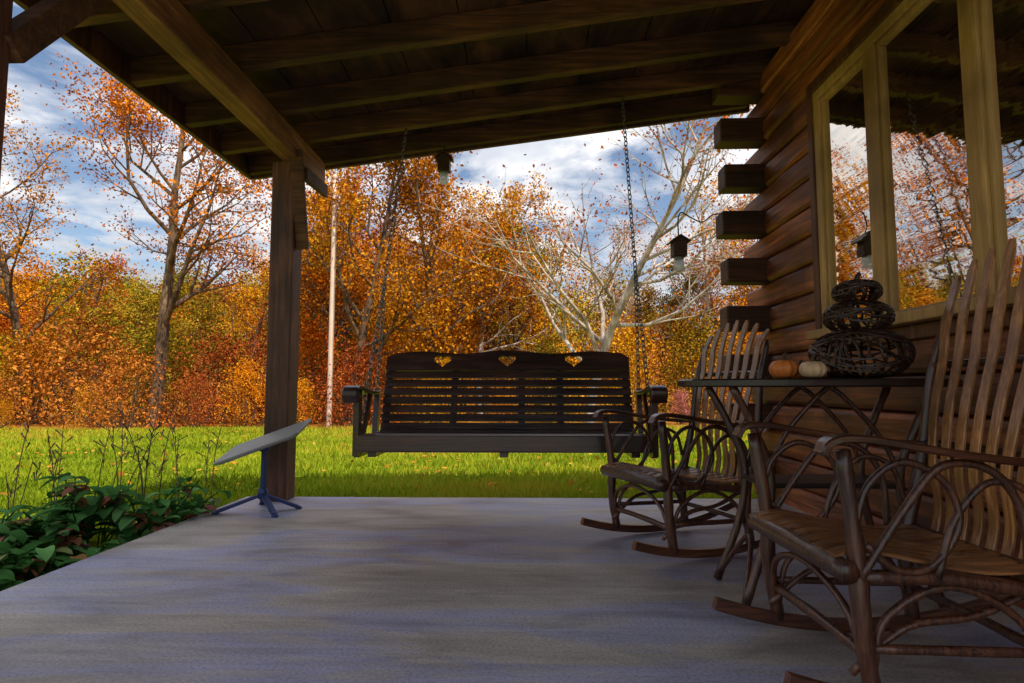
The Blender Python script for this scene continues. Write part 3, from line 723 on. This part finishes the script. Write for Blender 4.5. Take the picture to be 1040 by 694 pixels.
for (x,y,n,h,l) in ((-2.42,3.25,16,.40,.17),(-2.28,3.65,14,.34,.15),(-2.65,2.95,16,.32,.17),(-2.75,3.5,16,.42,.17),(-2.5,2.65,14,.22,.15),(-3.0,3.1,12,.3,.16),(-2.25,4.0,9,.22,.13),(-2.32,2.95,8,.22,.14)):
    plant(x,y,n,h,l)
b=MB()
for i in range(22):
    x=random.uniform(-3.2,-2.2); y=random.uniform(3.2,4.5); z0=float(gz(x,y)); h=random.uniform(.45,.9); dx=random.gauss(0,.1)
    b.tube([(x,y,z0),(x+dx*.4,y,z0+h*.6),(x+dx,y+random.gauss(0,.04),z0+h)],[.004,.002],4,4)
    for j in range(5):
        t=random.uniform(.6,1); px_,pz_=x+dx*t,z0+h*t; b.tube([(px_,y,pz_),(px_+random.gauss(0,.05),y+random.gauss(0,.03),pz_+.05)],[.002,.005],4,2)
b.obj('dry_flower_stalks',M_bark)

# ------------------------------------------------------------ light
Sd=Vector((.42,-.48,1)).normalized()
sun=bpy.data.lights.new('sun','SUN'); sun.energy=4.9; sun.angle=math.radians(.5); sun.color=(1,.90,.74)
so=bpy.data.objects.new('sun',sun); COL.objects.link(so); so.rotation_euler=Sd.to_track_quat('Z','Y').to_euler(); so.location=(5,-5,12)
w=bpy.data.worlds.new('World'); S.world=w; w.use_nodes=True; nt=w.node_tree; nt.nodes.clear(); L=nt.links.new
wo=N(nt,'ShaderNodeOutputWorld'); bg=N(nt,'ShaderNodeBackground'); bg.inputs[1].default_value=.145
sk=N(nt,'ShaderNodeTexSky'); sk.sky_type='NISHITA'; sk.sun_disc=False; sk.sun_elevation=math.asin(Sd.z); sk.sun_rotation=math.atan2(Sd.x,Sd.y)
tc=N(nt,'ShaderNodeTexCoord'); sp=N(nt,'ShaderNodeSeparateXYZ'); L(tc.outputs['Generated'],sp.inputs[0])
mz=N(nt,'ShaderNodeMath',operation='MAXIMUM'); mz.inputs[1].default_value=0; L(sp.outputs['Z'],mz.inputs[0])
az=N(nt,'ShaderNodeMath',operation='ADD'); az.inputs[1].default_value=.18; L(mz.outputs[0],az.inputs[0])
dx=N(nt,'ShaderNodeMath',operation='DIVIDE'); dy=N(nt,'ShaderNodeMath',operation='DIVIDE'); L(sp.outputs['X'],dx.inputs[0]); L(az.outputs[0],dx.inputs[1]); L(sp.outputs['Y'],dy.inputs[0]); L(az.outputs[0],dy.inputs[1])
cb=N(nt,'ShaderNodeCombineXYZ'); L(dx.outputs[0],cb.inputs[0]); L(dy.outputs[0],cb.inputs[1])
cn=N(nt,'ShaderNodeTexNoise'); cn.inputs['Scale'].default_value=1.9; cn.inputs['Detail'].default_value=6; cn.inputs['Roughness'].default_value=.58; cn.inputs['Distortion'].default_value=.3; L(cb.outputs[0],cn.inputs['Vector'])
cr_=ramp(nt,[(.42,(0,0,0)),(.53,(1,1,1))]); L(cn.outputs['Fac'],cr_.inputs[0])
cn2=N(nt,'ShaderNodeTexNoise'); cn2.inputs['Scale'].default_value=3.5; cn2.inputs['Detail'].default_value=3; L(cb.outputs[0],cn2.inputs['Vector'])
cc=ramp(nt,[(.35,(.66,.70,.78)),(.62,(1.08,1.06,1.05))]); L(cn2.outputs['Fac'],cc.inputs[0])
el=N(nt,'ShaderNodeMath',operation='MULTIPLY_ADD'); el.inputs[1].default_value=8; el.inputs[2].default_value=4.8; L(mz.outputs[0],el.inputs[0])
vm=N(nt,'ShaderNodeVectorMath',operation='SCALE'); L(cc.outputs[0],vm.inputs[0]); L(el.outputs[0],vm.inputs['Scale'])
mx=N(nt,'ShaderNodeMix',data_type='RGBA'); L(cr_.outputs[0],mx.inputs['Factor']); L(sk.outputs[0],mx.inputs[6]); L(vm.outputs[0],mx.inputs[7])
L(mx.outputs[2],bg.inputs[0]); L(bg.outputs[0],wo.inputs[0])

cam=bpy.data.cameras.new('camera'); cam.sensor_width=36; cam.lens=36*600/1040; cam.clip_end=2000; cam.clip_start=.05
c=bpy.data.objects.new('camera',cam); COL.objects.link(c); c.location=(0,0,.8); c.rotation_euler=(math.radians(94.6),0,math.radians(1.43)); S.camera=c
